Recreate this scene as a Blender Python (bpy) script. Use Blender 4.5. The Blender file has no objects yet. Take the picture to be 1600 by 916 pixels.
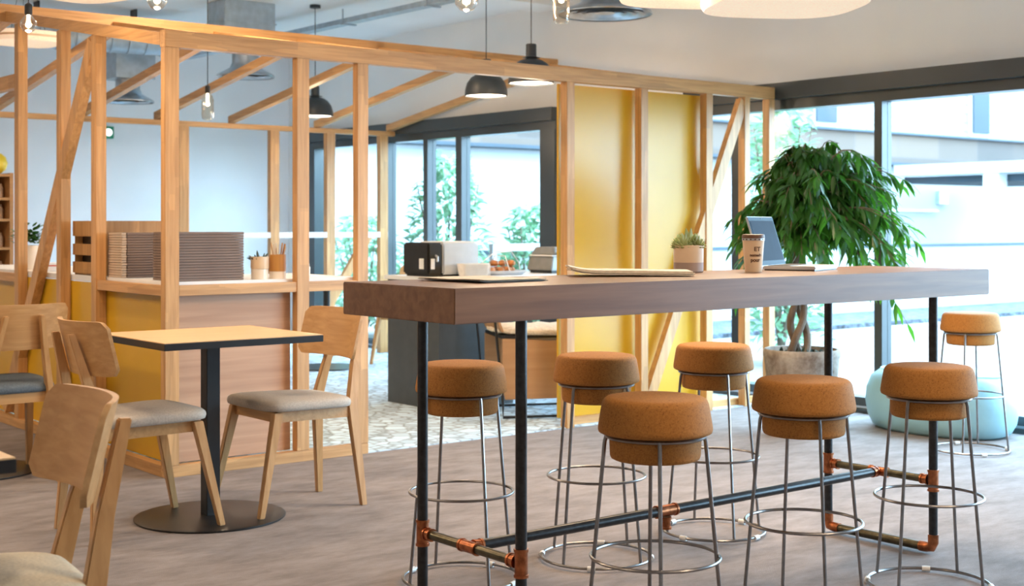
import bpy, bmesh, math, random
from mathutils import Vector, Matrix, noise
random.seed(7)
PI = math.pi
SC = bpy.context.scene
COL = SC.collection

# ------------------------------------------------------------------ camera
cd = bpy.data.cameras.new('camera'); cam = bpy.data.objects.new('camera', cd); COL.objects.link(cam)
cam.location = (0, 0, 1.22)
cam.rotation_euler = (PI/2, 0, -0.6748 + 0.0)
cam.rotation_euler[2] = -(PI/2 - math.atan2(0.7808, 0.6247))   # forward = (0.6247, 0.7808)
cd.sensor_width = 36; cd.lens = 2119/1600*36
cd.shift_y = -(458-351)/1600
cd.clip_start = 0.05; cd.clip_end = 200
cd.dof.use_dof = True; cd.dof.focus_distance = 4.5; cd.dof.aperture_fstop = 5.0
SC.camera = cam

# ------------------------------------------------------------------ world and light
w = bpy.data.worlds.new('world'); SC.world = w; w.use_nodes = True
bg = w.node_tree.nodes['Background']; bg.inputs[0].default_value = (0.50, 0.76, 1.0, 1); bg.inputs[1].default_value = 14.5
DAY = (0.66, 0.85, 1.0); WARM = (1.0, 0.75, 0.50)
def area(name, loc, rot, sx, sy, power, color, portal=False):
    l = bpy.data.lights.new(name, 'AREA'); l.shape = 'RECTANGLE'; l.size = sx; l.size_y = sy
    l.energy = power; l.color = color
    if portal: l.cycles.is_portal = True
    o = bpy.data.objects.new(name, l); COL.objects.link(o); o.location = loc; o.rotation_euler = rot
    return o
area('window_daylight', (7.46, 3.0, 1.05), (0, PI/2, 0), 2.0, 8.0, 10, DAY, True)
area('window_daylight', (7.46, 10.5, 1.05), (0, PI/2, 0), 2.0, 4.0, 10, DAY, True)
SC.view_settings.view_transform = 'Standard'; SC.view_settings.look = 'None'
SC.view_settings.exposure = 0.5; SC.view_settings.gamma = 1.0; SC.view_settings.use_curve_mapping = False

# ------------------------------------------------------------------ materials
def base_mat(name, rough=0.5, metal=0.0, spec=0.5):
    m = bpy.data.materials.new(name); m.use_nodes = True
    b = m.node_tree.nodes['Principled BSDF']
    b.inputs['Roughness'].default_value = rough; b.inputs['Metallic'].default_value = metal
    b.inputs['Specular IOR Level'].default_value = spec
    return m, m.node_tree.nodes, m.node_tree.links, b
def plain(name, c, rough=0.5, metal=0.0, var=0.06, scale=12, spec=0.5):
    m, n, l, b = base_mat(name, rough, metal, spec)
    t = n.new('ShaderNodeTexCoord'); x = n.new('ShaderNodeTexNoise'); x.inputs['Scale'].default_value = scale
    r = n.new('ShaderNodeValToRGB'); l.new(t.outputs['Object'], x.inputs['Vector']); l.new(x.outputs['Fac'], r.inputs[0])
    r.color_ramp.elements[0].position = .3; r.color_ramp.elements[1].position = .7
    r.color_ramp.elements[0].color = tuple(v*(1-var) for v in c)+(1,); r.color_ramp.elements[1].color = tuple(min(1, v*(1+var)) for v in c)+(1,)
    l.new(r.outputs[0], b.inputs['Base Color'])
    return m
def wood(name, c1, c2, axis='Z', rough=0.45, fine=60, patch=True, spec=0.5):
    m, n, l, b = base_mat(name, rough, spec=spec)
    t = n.new('ShaderNodeTexCoord'); mp = n.new('ShaderNodeMapping')
    s = [fine, fine, fine]; s['XYZ'.index(axis)] = fine*0.05
    mp.inputs['Scale'].default_value = s
    x = n.new('ShaderNodeTexNoise'); x.inputs['Scale'].default_value = 1.0; x.inputs['Detail'].default_value = 4; x.inputs['Distortion'].default_value = .5
    r = n.new('ShaderNodeValToRGB'); l.new(t.outputs['Object'], mp.inputs[0]); l.new(mp.outputs[0], x.inputs['Vector']); l.new(x.outputs['Fac'], r.inputs[0])
    r.color_ramp.elements[0].position = .3; r.color_ramp.elements[1].position = .72
    r.color_ramp.elements[0].color = tuple(c2)+(1,); r.color_ramp.elements[1].color = tuple(c1)+(1,)
    out = r.outputs[0]
    if patch:
        mp2 = n.new('ShaderNodeMapping'); s2 = [14, 14, 14]; s2['XYZ'.index(axis)] = 2.2; mp2.inputs['Scale'].default_value = s2
        v = n.new('ShaderNodeTexVoronoi'); v.inputs['Scale'].default_value = 1.0; v.distance = 'CHEBYCHEV'
        l.new(t.outputs['Object'], mp2.inputs[0]); l.new(mp2.outputs[0], v.inputs['Vector'])
        h = n.new('ShaderNodeHueSaturation'); mr = n.new('ShaderNodeMapRange')
        mr.inputs['To Min'].default_value = 0.86; mr.inputs['To Max'].default_value = 1.14
        sx = n.new('ShaderNodeSeparateColor'); l.new(v.outputs['Color'], sx.inputs[0]); l.new(sx.outputs[0], mr.inputs['Value'])
        l.new(mr.outputs[0], h.inputs['Value']); l.new(out, h.inputs['Color']); out = h.outputs[0]
    l.new(out, b.inputs['Base Color'])
    return m
def emit(name, c, s):
    m, n, l, b = base_mat(name)
    b.inputs['Base Color'].default_value = tuple(c)+(1,); b.inputs['Emission Color'].default_value = tuple(c)+(1,); b.inputs['Emission Strength'].default_value = s
    return m
def add_bump(m, scale, strength, dist=0.01, kind='noise'):
    n, l = m.node_tree.nodes, m.node_tree.links; b = n['Principled BSDF']
    t = n.new('ShaderNodeTexCoord'); x = n.new('ShaderNodeTexNoise' if kind == 'noise' else 'ShaderNodeTexVoronoi'); x.inputs['Scale'].default_value = scale
    bp = n.new('ShaderNodeBump'); bp.inputs['Strength'].default_value = strength; bp.inputs['Distance'].default_value = dist
    l.new(t.outputs['Object'], x.inputs['Vector']); l.new(x.outputs[0], bp.inputs['Height']); l.new(bp.outputs[0], b.inputs['Normal'])
    return m
TIM1, TIM2 = (0.66, 0.37, 0.15), (0.47, 0.24, 0.085)
M = {}
for a in 'XYZ': M['timber'+a] = wood('timber grain '+a, TIM1, TIM2, a, .42)
CH1, CH2 = (0.60, 0.34, 0.145), (0.47, 0.245, 0.09)
for a in 'XYZ': M['beech'+a] = wood('beech grain '+a, CH1, CH2, a, .4, 50, patch=False)
M['bartop'] = wood('walnut laminate', (0.26, 0.13, 0.066), (0.165, 0.076, 0.038), 'X', .38, 40, patch=False)
M['panel_oak'] = wood('counter oak laminate', (0.56, 0.33, 0.20), (0.43, 0.235, 0.135), 'X', .42, 26, patch=False)
M['tabletop'] = wood('ash laminate', (0.78, 0.52, 0.28), (0.68, 0.43, 0.21), 'X', .4, 34, patch=False)
M['crate'] = wood('crate wood', (0.50, 0.27, 0.10), (0.38, 0.19, 0.06), 'Z', .5, 40)
M['ply'] = wood('plywood', (0.55, 0.33, 0.18), (0.46, 0.26, 0.13), 'X', .5, 20, patch=False)
M['shelf'] = wood('shelf wood', (0.55, 0.28, 0.10), (0.42, 0.2, 0.07), 'X', .5, 30, patch=False)
M['white'] = plain('white plaster wall', (0.88, 0.87, 0.85), .8, var=.02, scale=2)
M['coolwhite'] = plain('cool white wall', (0.90, 0.91, 0.93), .8, var=.02, scale=2)
M['ceiling'] = plain('ceiling paint', (0.88, 0.88, 0.87), .85, var=.03, scale=1.5)
M['frame'] = plain('anthracite aluminium', (0.045, 0.055, 0.06), .32, 0.0, var=.1, scale=3)
M['black'] = plain('black lacquer', (0.012, 0.012, 0.013), .38, var=.2)
M['pipe'] = plain('black steel pipe', (0.022, 0.022, 0.024), .3, 0.3, var=.4, scale=60)
M['bronze'] = plain('dark brass pipe', (0.10, 0.085, 0.05), .28, 0.8, var=.3, scale=40)
M['copper'] = plain('copper fitting', (0.38, 0.13, 0.055), .33, 1.0, var=.35, scale=50)
M['steel'] = plain('satin steel rod', (0.27, 0.255, 0.25), .3, 1.0, var=.15, scale=30)
M['galv'] = plain('galvanised steel', (0.46, 0.55, 0.62), .4, 0.5, var=.12, scale=14)
M['grille'] = plain('brushed diffuser metal', (0.50, 0.53, 0.56), .3, 0.9, var=.2, scale=10)
M['clip'] = plain('white plastic', (0.75, 0.75, 0.74), .4)
M['yellow'] = add_bump(plain('yellow lacquered panel', (0.66, 0.37, 0.016), .3, var=.05, scale=3), 3, .05)
M['fabric'] = add_bump(plain('oatmeal seat fabric', (0.44, 0.385, 0.33), .9, var=.12, scale=140), 500, .25, .002)
M['fabric_cream'] = add_bump(plain('cream seat fabric', (0.62, 0.55, 0.42), .9, var=.12, scale=140), 500, .25, .002)
M['greyfab'] = add_bump(plain('slate grey fabric', (0.10, 0.125, 0.15), .9, var=.2, scale=120), 500, .25, .002)
M['pouf'] = add_bump(plain('pale blue leatherette', (0.30, 0.52, 0.58), .42, var=.06, scale=3), 9, .25, .02)
M['charcoal'] = plain('charcoal laminate', (0.055, 0.06, 0.065), .5, var=.1)
M['lampblack'] = plain('dark grey lamp enamel', (0.03, 0.04, 0.05), .45, var=.1)
M['shade_in'] = emit('lit shade interior', (1.0, 0.93, 0.82), 2.6)
M['bulb'] = emit('glowing bulb', (1.0, 0.82, 0.55), 9)
M['felt'] = add_bump(plain('cream felt lamp', (0.82, 0.66, 0.48), .9, var=.12, scale=130), 200, .2, .003)
M['felt'].node_tree.nodes['Principled BSDF'].inputs['Emission Color'].default_value = (1.0, .82, .62, 1)
M['felt'].node_tree.nodes['Principled BSDF'].inputs['Emission Strength'].default_value = .32
M['paper'] = plain('newsprint', (0.82, 0.72, 0.58), .8, var=.1, scale=60)
M['paperprint'] = plain('printed page', (0.70, 0.55, 0.42), .7, var=.35, scale=25)
M['sheet'] = wood('brown sheet edges', (0.235, 0.165, 0.13), (0.17, 0.11, 0.085), 'X', .6, 60, patch=False)
M['sheet_end'] = plain('beige sheet ends', (0.55, 0.43, 0.33), .7, var=.08)
M['ceramic'] = plain('glazed ceramic', (0.80, 0.70, 0.58), .25, var=.04)
M['potpeach'] = plain('peach glaze', (0.78, 0.58, 0.38), .35, var=.05)
M['potgrey'] = plain('taupe glaze', (0.42, 0.31, 0.26), .45, var=.06)
M['woodcup'] = wood('cup band wood', (0.55, 0.26, 0.06), (0.43, 0.19, 0.04), 'Z', .45, 60, patch=False)
M['brown'] = plain('brown print', (0.13, 0.06, 0.03), .5)
M['screen'] = plain('laptop display', (0.006, 0.018, 0.045), .6, var=.1, spec=.08)
M['silver'] = plain('silver laptop shell', (0.55, 0.56, 0.58), .35, .6, var=.04)
M['machine'] = plain('pale blue steel', (0.55, 0.60, 0.66), .35, .3, var=.05)
M['wicker'] = plain('off white wicker', (0.75, 0.73, 0.70), .6, var=.1, scale=30)
M['pastry'] = plain('glazed pastry', (0.45, 0.18, 0.06), .35, var=.4, scale=20)
M['greymetal'] = plain('grey appliance', (0.22, 0.22, 0.21), .4, .4, var=.1)
M['soil'] = add_bump(plain('dark soil', (0.02, 0.025, 0.02), .9, var=.5, scale=60), 60, 1)
M['bark'] = add_bump(wood('ficus bark', (0.20, 0.145, 0.105), (0.11, 0.075, 0.052), 'Z', .8, 40), 40, .5)
M['counterwhite'] = plain('white counter laminate', (0.80, 0.80, 0.80), .35, var=.02)
M['fur'] = add_bump(plain('cream sheepskin', (0.78, 0.70, 0.58), .95, var=.15, scale=40), 90, 1, .01)
M['green_sign'] = plain('green sign', (0.01, 0.26, 0.13), .5)
M['signwhite'] = emit('lit sign pictogram', (1, 1, 1), 1.0)
M['balloon'] = plain('yellow rubber', (0.85, 0.60, 0.03), .4)
M['jarpink'] = plain('assorted jars', (0.55, 0.42, 0.33), .4, var=.4, scale=25)
M['terracotta'] = plain('orange terracotta', (0.50, 0.20, 0.08), .7)

def leafmat(name, c, tr):
    m, n, l, b = base_mat(name, .35)
    t = n.new('ShaderNodeTexCoord'); x = n.new('ShaderNodeTexNoise'); x.inputs['Scale'].default_value = 9
    r = n.new('ShaderNodeValToRGB'); l.new(t.outputs['Object'], x.inputs['Vector']); l.new(x.outputs['Fac'], r.inputs[0])
    r.color_ramp.elements[0].position = .35; r.color_ramp.elements[1].position = .68
    r.color_ramp.elements[0].color = tuple(v*.6 for v in c)+(1,); r.color_ramp.elements[1].color = tuple(v*1.35 for v in c)+(1,)
    l.new(r.outputs[0], b.inputs['Base Color'])
    tb = n.new('ShaderNodeBsdfTranslucent'); tb.inputs[0].default_value = tuple(tr)+(1,)
    mx = n.new('ShaderNodeMixShader'); mx.inputs[0].default_value = .35
    l.new(b.outputs[0], mx.inputs[1]); l.new(tb.outputs[0], mx.inputs[2]); l.new(mx.outputs[0], n['Material Output'].inputs[0])
    return m
M['leaf'] = leafmat('ficus leaf', (0.028, 0.10, 0.02), (0.10, 0.33, 0.02))
M['shrub'] = leafmat('garden shrub leaf', (0.20, 0.36, 0.23), (0.24, 0.44, 0.24))
M['succulent'] = leafmat('succulent leaf', (0.68, 0.74, 0.38), (0.5, 0.6, 0.2))

def cork():
    m, n, l, b = base_mat('cork', .75, spec=.3)
    t = n.new('ShaderNodeTexCoord'); x = n.new('ShaderNodeTexVoronoi'); x.inputs['Scale'].default_value = 330
    y = n.new('ShaderNodeTexNoise'); y.inputs['Scale'].default_value = 160; y.inputs['Detail'].default_value = 3
    r = n.new('ShaderNodeValToRGB'); r2 = n.new('ShaderNodeValToRGB')
    sp = n.new('ShaderNodeSeparateColor')
    l.new(t.outputs['Object'], x.inputs['Vector']); l.new(t.outputs['Object'], y.inputs['Vector'])
    l.new(x.outputs['Color'], sp.inputs[0]); l.new(sp.outputs[0], r.inputs[0])
    r.color_ramp.elements[0].color = (.34, .135, .026, 1); r.color_ramp.elements[1].color = (.44, .185, .04, 1)
    l.new(y.outputs['Fac'], r2.inputs[0]); r2.color_ramp.elements[0].position = .32; r2.color_ramp.elements[1].position = .42
    r2.color_ramp.elements[0].color = (.66, .62, .6, 1); r2.color_ramp.elements[1].color = (1, 1, 1, 1)
    mx = n.new('ShaderNodeMix'); mx.data_type = 'RGBA'; mx.blend_type = 'MULTIPLY'; mx.inputs[0].default_value = 1
    l.new(r.outputs[0], mx.inputs[6]); l.new(r2.outputs[0], mx.inputs[7]); l.new(mx.outputs[2], b.inputs['Base Color'])
    return m
M['cork'] = cork()
def carpet():
    m, n, l, b = base_mat('taupe carpet', .95, spec=.15)
    t = n.new('ShaderNodeTexCoord'); mp = n.new('ShaderNodeMapping'); mp.inputs['Scale'].default_value = (2.5, 6, 1); mp.inputs['Rotation'].default_value = (0, 0, .66)
    x = n.new('ShaderNodeTexNoise'); x.inputs['Scale'].default_value = 1.6; x.inputs['Detail'].default_value = 8; x.inputs['Roughness'].default_value = .7
    r = n.new('ShaderNodeValToRGB'); l.new(t.outputs['Object'], mp.inputs[0]); l.new(mp.outputs[0], x.inputs['Vector']); l.new(x.outputs['Fac'], r.inputs[0])
    r.color_ramp.elements[0].position = .32; r.color_ramp.elements[1].position = .7
    r.color_ramp.elements[0].color = (.195, .168, .16, 1); r.color_ramp.elements[1].color = (.33, .29, .28, 1)
    l.new(r.outputs[0], b.inputs['Base Color'])
    return m
M['carpet'] = add_bump(carpet(), 300, .4, .004)
def cobble():
    m, n, l, b = base_mat('stone pattern carpet', .85, spec=.2)
    t = n.new('ShaderNodeTexCoord'); x = n.new('ShaderNodeTexVoronoi'); x.feature = 'DISTANCE_TO_EDGE'; x.inputs['Scale'].default_value = 11; x.inputs['Randomness'].default_value = .8
    v = n.new('ShaderNodeTexVoronoi'); v.inputs['Scale'].default_value = 11; v.inputs['Randomness'].default_value = .8
    r = n.new('ShaderNodeValToRGB'); l.new(t.outputs['Object'], x.inputs['Vector']); l.new(t.outputs['Object'], v.inputs['Vector']); l.new(x.outputs['Distance'], r.inputs[0])
    r.color_ramp.elements[0].position = .02; r.color_ramp.elements[1].position = .12
    r.color_ramp.elements[0].color = (.36, .42, .47, 1); r.color_ramp.elements[1].color = (.62, .77, .88, 1)
    mr = n.new('ShaderNodeMapRange'); mr.inputs['To Min'].default_value = .75; mr.inputs['To Max'].default_value = 1.12
    sp = n.new('ShaderNodeSeparateColor'); l.new(v.outputs['Color'], sp.inputs[0]); l.new(sp.outputs[0], mr.inputs['Value'])
    h = n.new('ShaderNodeHueSaturation'); l.new(mr.outputs[0], h.inputs['Value']); l.new(r.outputs[0], h.inputs['Color']); l.new(h.outputs[0], b.inputs['Base Color'])
    return m
M['cobble'] = cobble()
def stonepot():
    m, n, l, b = base_mat('weathered stone pot', .85)
    t = n.new('ShaderNodeTexCoord'); x = n.new('ShaderNodeTexNoise'); x.inputs['Scale'].default_value = 7; x.inputs['Detail'].default_value = 9; x.inputs['Roughness'].default_value = .75
    r = n.new('ShaderNodeValToRGB'); l.new(t.outputs['Object'], x.inputs['Vector']); l.new(x.outputs['Fac'], r.inputs[0])
    r.color_ramp.elements[0].position = .36; r.color_ramp.elements[1].position = .66
    r.color_ramp.elements[0].color = (.13, .09, .065, 1); r.color_ramp.elements[1].color = (.40, .36, .31, 1)
    l.new(r.outputs[0], b.inputs['Base Color']); return m
M['stonepot'] = add_bump(stonepot(), 20, .5)
def bricky(name, c1, c2, mortar, scale, bw=.5, rh=.25, ms=.02):
    m, n, l, b = base_mat(name, .9)
    t = n.new('ShaderNodeTexCoord'); mp = n.new('ShaderNodeMapping'); mp.inputs['Rotation'].default_value = (PI/2, 0, 0)
    x = n.new('ShaderNodeTexBrick'); x.inputs['Scale'].default_value = scale
    x.inputs['Color1'].default_value = c1+(1,); x.inputs['Color2'].default_value = c2+(1,); x.inputs['Mortar'].default_value = mortar+(1,)
    x.inputs['Mortar Size'].default_value = ms; x.inputs['Brick Width'].default_value = bw; x.inputs['Row Height'].default_value = rh
    l.new(t.outputs['Object'], mp.inputs[0]); l.new(mp.outputs[0], x.inputs['Vector']); l.new(x.outputs['Color'], b.inputs['Base Color'])
    return m
M['brickwhite'] = bricky('whitewashed brick', (.27, .265, .26), (.21, .20, .195), (.15, .145, .145), 1.0, .6, .22)
M['roofstone'] = bricky('weathered stone band', (.13, .092, .07), (.07, .056, .05), (.10, .082, .075), 1.0, 1.3, .5, .01)
M['gravel'] = plain('grey blue gravel', (0.045, 0.056, 0.075), .9, var=.8, scale=9)
M['outwhite'] = plain('white render', (0.36, 0.37, 0.375), .8, var=.02, scale=1)
M['outgrey'] = plain('slate roof panel', (0.025, 0.04, 0.055), .7, var=.1, scale=1)
def deck():
    m, n, l, b = base_mat('pale deck boards', .6)
    t = n.new('ShaderNodeTexCoord'); x = n.new('ShaderNodeTexWave'); x.inputs['Scale'].default_value = 2.2; x.bands_direction = 'Y'
    r = n.new('ShaderNodeValToRGB'); l.new(t.outputs['Object'], x.inputs['Vector']); l.new(x.outputs['Fac'], r.inputs[0])
    r.color_ramp.elements[0].position = .0; r.color_ramp.elements[1].position = .12
    r.color_ramp.elements[0].color = (.10, .085, .08, 1); r.color_ramp.elements[1].color = (.16, .135, .128, 1)
    l.new(r.outputs[0], b.inputs['Base Color']); return m
M['deck'] = deck()
def glass():
    m = bpy.data.materials.new('clear glazing'); m.use_nodes = True; n = m.node_tree.nodes; l = m.node_tree.links
    n.remove(n['Principled BSDF'])
    a = n.new('ShaderNodeBsdfTransparent'); a.inputs[0].default_value = (.95, .98, .98, 1)
    g = n.new('ShaderNodeBsdfGlossy'); g.inputs['Roughness'].default_value = .12
    mx = n.new('ShaderNodeMixShader'); mx.inputs[0].default_value = .02
    l.new(a.outputs[0], mx.inputs[1]); l.new(g.outputs[0], mx.inputs[2]); l.new(mx.outputs[0], n['Material Output'].inputs[0])
    return m
M['glass'] = glass()

# ------------------------------------------------------------------ mesh helpers
class MB:
    def __init__(s): s.v = []; s.f = []; s.mi = []; s.cur = 0
    def add(s, vs, fs):
        o = len(s.v); s.v += [tuple(v) for v in vs]; s.f += [tuple(i+o for i in f) for f in fs]; s.mi += [s.cur]*len(fs); return s
    def box(s, x0, x1, y0, y1, z0, z1):
        x0, x1 = sorted((x0, x1)); y0, y1 = sorted((y0, y1)); z0, z1 = sorted((z0, z1))
        v = [(x0,y0,z0),(x1,y0,z0),(x1,y1,z0),(x0,y1,z0),(x0,y0,z1),(x1,y0,z1),(x1,y1,z1),(x0,y1,z1)]
        return s.add(v, [(0,3,2,1),(4,5,6,7),(0,1,5,4),(1,2,6,5),(2,3,7,6),(3,0,4,7)])
    def hexa(s, a, b):           # two quads (lists of 4 points), bottom a, top b
        return s.add(list(a)+list(b), [(0,3,2,1),(4,5,6,7),(0,1,5,4),(1,2,6,5),(2,3,7,6),(3,0,4,7)])
    def rings(s, rs, cap=True, closed=False):
        n = len(rs[0]); vs = [p for r in rs for p in r]; fs = []
        m = len(rs) if closed else len(rs)-1
        for i in range(m):
            j = (i+1) % len(rs)
            for k in range(n): fs.append((i*n+k, i*n+(k+1) % n, j*n+(k+1) % n, j*n+k))
        if cap and not closed: fs.append(tuple(reversed(range(n)))); fs.append(tuple((len(rs)-1)*n+k for k in range(n)))
        return s.add(vs, fs)
    def lathe(s, prof, n=40, c=(0,0), cap=True):
        rs = [[(c[0]+r*math.cos(2*PI*k/n), c[1]+r*math.sin(2*PI*k/n), z) for k in range(n)] for r, z in prof]
        return s.rings(rs, cap)
    def tube(s, pts, r, n=10, closed=False):
        pts = [Vector(p) for p in pts]; rs = []; up = None
        for i, p in enumerate(pts):
            if closed: d = (pts[(i+1) % len(pts)]-pts[i-1]).normalized()
            else: d = (pts[min(i+1, len(pts)-1)]-pts[max(i-1, 0)]).normalized()
            if up is None: up = d.orthogonal().normalized()
            up = (up-d*up.dot(d)).normalized(); q = d.cross(up)
            rr = r[i] if isinstance(r, (list, tuple)) else r
            rs.append([p+up*rr*math.cos(2*PI*k/n)+q*rr*math.sin(2*PI*k/n) for k in range(n)])
        return s.rings(rs, True, closed)
    def bar(s, p, q, w, h, side=(0,0,1)):   # rectangular bar p->q: h measured along 'side', w across
        p, q = Vector(p), Vector(q); d = (q-p).normalized(); sd = Vector(side); sd = (sd-d*sd.dot(d)).normalized(); a = d.cross(sd)
        rs = [[c+a*w/2*i+sd*h/2*j for i, j in ((-1,-1),(1,-1),(1,1),(-1,1))] for c in (p, q)]
        return s.rings(rs)
    def post(s, nodes):                    # nodes: (x, y, z, wx, wy) horizontal rectangles
        return s.rings([[(x-a/2,y-b/2,z),(x+a/2,y-b/2,z),(x+a/2,y+b/2,z),(x-a/2,y+b/2,z)] for x,y,z,a,b in nodes])
    def build(s, name, mats, parent=None, smooth=False, bevel=0, sharp=35):
        me = bpy.data.meshes.new(name); me.from_pydata(s.v, [], s.f)
        if not isinstance(mats, (list, tuple)): mats = [mats]
        for m in mats: me.materials.append(m)
        me.polygons.foreach_set('material_index', s.mi)
        b = bmesh.new(); b.from_mesh(me); bmesh.ops.recalc_face_normals(b, faces=b.faces)
        if bevel: bmesh.ops.bevel(b, geom=list(b.edges), offset=bevel, segments=2, affect='EDGES', clamp_overlap=True)
        b.to_mesh(me); b.free()
        if smooth:
            me.polygons.foreach_set('use_smooth', [True]*len(me.polygons)); me.set_sharp_from_angle(angle=math.radians(sharp))
        o = bpy.data.objects.new(name, me); COL.objects.link(o)
        if parent: o.parent = parent
        return o
def tag(o, label=None, cat=None, group=None, kind=None):
    if label: o['label'] = label
    if cat: o['category'] = cat
    if group: o['group'] = group
    if kind: o['kind'] = kind
    return o
def thing(name, label, cat, loc=(0,0,0), rz=0, group=None):
    o = bpy.data.objects.new(name, None); o.empty_display_size = .1; COL.objects.link(o); o.location = loc; o.rotation_euler = (0,0,rz)
    return tag(o, label, cat, group)
def copy_tree(o, parent=None):
    c = o.copy(); COL.objects.link(c); c.parent = parent
    for ch in [x for x in o.children]: copy_tree(ch, c)
    return c
def struct(name, mb, mat, **k):
    o = mb.build(name, mat, **k); o['kind'] = 'structure'; return o
def supel(cx, cy, ax, ay, z, n=40, p=4.0):
    out = []
    for k in range(n):
        t = 2*PI*k/n; c, s_ = math.cos(t), math.sin(t)
        out.append((cx+ax*math.copysign(abs(c)**(2/p), c), cy+ay*math.copysign(abs(s_)**(2/p), s_), z))
    return out

# ------------------------------------------------------------------ room shell
CZ = 3.05
struct('floor', MB().box(-5, 7.3, -4, 13, -.1, 0), M['carpet'])
struct('ceiling', MB().box(-5, 7.5, -4, 13.2, CZ, CZ+.12), M['ceiling'])
struct('wall_left', MB().box(-5.15, -5, -4, 13, 0, CZ), M['white'])
struct('wall_front', MB().box(-5.15, 7.5, -4.15, -4, 0, CZ), M['white'])
struct('wall_back', MB().box(-5, 7.5, 13, 13.15, 0, CZ), M['coolwhite'])
wr = MB().box(7.3, 7.5, -4, 13, 2.19, CZ).box(7.3, 7.5, -4, -1, 0, 2.19).box(7.3, 7.5, 7.0, 8.5, 0, 2.19).box(7.3, 7.5, 12.5, 13, 0, 2.19)
struct('wall_right', wr, M['white'])
for k, y in enumerate((2.0, 5.2, 8.4, 11.6)):      # shallow concrete ribs under the slab
    struct('trim_%d' % (k+1), MB().box(-5, 7.3, y, y+.35, CZ-.05, CZ), M['ceiling'])

def window(idx, v0, v1, mull, jamb0=.07, jamb1=.07):
    e = bpy.data.objects.new('window_%d' % idx, None); COL.objects.link(e); e['kind'] = 'structure'; e.location = (7.3, v0, 0)
    L = lambda a, b, c, d, z0, z1: (a-7.3, b-7.3, c-v0, d-v0, z0, z1)
    fr = MB().box(*L(7.21, 7.34, v0, v1, 2.08, 2.19)).box(*L(7.26, 7.38, v0, v1, 2.01, 2.078))
    fr.box(*L(7.26, 7.38, v0, v1, 0.045, .10)).box(*L(7.24, 7.40, v0, v1, 0.0, .03))
    fr.box(*L(7.25, 7.38, v0, v0+jamb0, .1, 2.01)).box(*L(7.25, 7.38, v1-jamb1, v1, .1, 2.01))
    fr.build('window_frame', M['frame'], e)
    MB().box(*L(7.255, 7.385, v0, v1, .031, .044)).build('sill_track', M['silver'], e)
    edges = [v0+jamb0]
    for a, b in mull:
        MB().box(*L(7.26, 7.36, a, b, .1, 2.01)).build('mullion', M['frame'], e)
        edges += [a, b]
    edges.append(v1-jamb1)
    for i in range(0, len(edges), 2):
        MB().box(*L(7.315, 7.323, edges[i], edges[i+1], .1, 2.01)).build('pane', M['glass'], e)
window(1, -1.0, 7.0, [(1.0, 1.05), (3.1, 3.15), (5.29, 5.35), (6.50, 6.57)])
window(2, 8.5, 12.5, [(9.80, 9.89), (10.33, 10.40), (11.0, 11.06)], jamb0=.19, jamb1=.13)

rug = MB().box(2.8, 7.25, 6.13, 12.95, 0, .006).build('patterned_carpet', M['cobble'])
tag(rug, 'pale stone-patterned carpet inside the timber frame', 'carpet')

# ------------------------------------------------------------------ timber partition
T = thing('timber_partition', 'gabled oak-coloured timber frame partition with yellow panels and counter', 'partition', (2.765, 6.12, 0))
OX, OY = 2.765, 6.12
def tp(name, mb, mat, **k):
    mb.v = [(x-OX, y-OY, z) for x, y, z in mb.v]
    return mb.build(name, mat, T, **k)
SL = .168; VR = 8.45; VF = 10.78
for a, b in ((2.765, 2.838), (3.485, 3.557), (3.85, 3.917)):
    tp('post', MB().box(a, b, 6.12, 6.17, .057, 2.075), M['timberZ'], bevel=.002)
for a, b in ((5.318, 5.379), (5.932, 5.994), (6.523, 6.585), (6.895, 6.947), (7.14, 7.2)):
    tp('post', MB().box(a, b, 6.12, 6.18, .0, 2.075), M['timberZ'], bevel=.002)
def zt(v): return 2.075 + SL*((v-6.12) if v < VR else (2*VR-6.12-v))
for v in (6.98, 7.49, 8.19, 9.6):
    tp('post', MB().box(2.765, 2.822, v, v+.07, .057 if v < 9 else 0, zt(v+.035)), M['timberZ'], bevel=.002)
for u in (2.9, 5.0, 5.87, 6.45, 7.03):
    tp('post', MB().box(u, u+.09, VF, VF+.06, .007, 2.06), M['timberZ'], bevel=.002)
tp('top_beam', MB().box(2.765, 7.2, 6.12, 6.18, 2.076, 2.158), M['timberX'], bevel=.002)
tp('far_beam', MB().box(2.765, 7.2, VF, VF+.06, 2.06, 2.105), M['timberX'], bevel=.002)
zr = zt(VR)
tp('ridge_beam', MB().box(2.70, 7.22, VR-.03, VR+.03, zr-.005, zr+.105), M['timberX'], bevel=.002)
for i, u in enumerate((2.765, 3.45, 4.15, 4.79, 5.48, 6.34, 7.13)):
    nw = .057
    for s0, s1, za, zb in ((6.181, VR-.031, 2.088, zr-.002), (VR+.031, VF+.05, zr-.002, 2.085+.02)):
        h = .062
        if s0 > 8: zb = 2.106
        mb = MB().hexa([(u, s0, za), (u+nw, s0, za), (u+nw, s1, zb), (u, s1, zb)], [(u, s0, za+h), (u+nw, s0, za+h), (u+nw, s1, zb+h), (u, s1, zb+h)])
        tp('rafter', mb, M['timberY'])
tp('tie_beam', MB().box(2.765, 2.822, 8.262, VF-.002, 2.045, 2.13), M['timberY'], bevel=.002)
tp('brace', MB().bar((2.79, 7.06, 2.20), (2.79, 8.46, .09), .05, .085, side=(0,1,0)), M['timberZ'])
tp('brace', MB().bar((6.90, 6.15, 2.05), (6.02, 6.15, .12), .045, .075, side=(1,0,0)), M['timberZ'])
tp('brace', MB().bar((6.92, 10.81, 1.12), (6.50, 10.81, .50), .045, .075, side=(1,0,0)), M['timberZ'])
tp('counter_rail', MB().box(2.839, 3.90, 6.125, 6.165, .874, .925), M['timberX'], bevel=.002)
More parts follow.
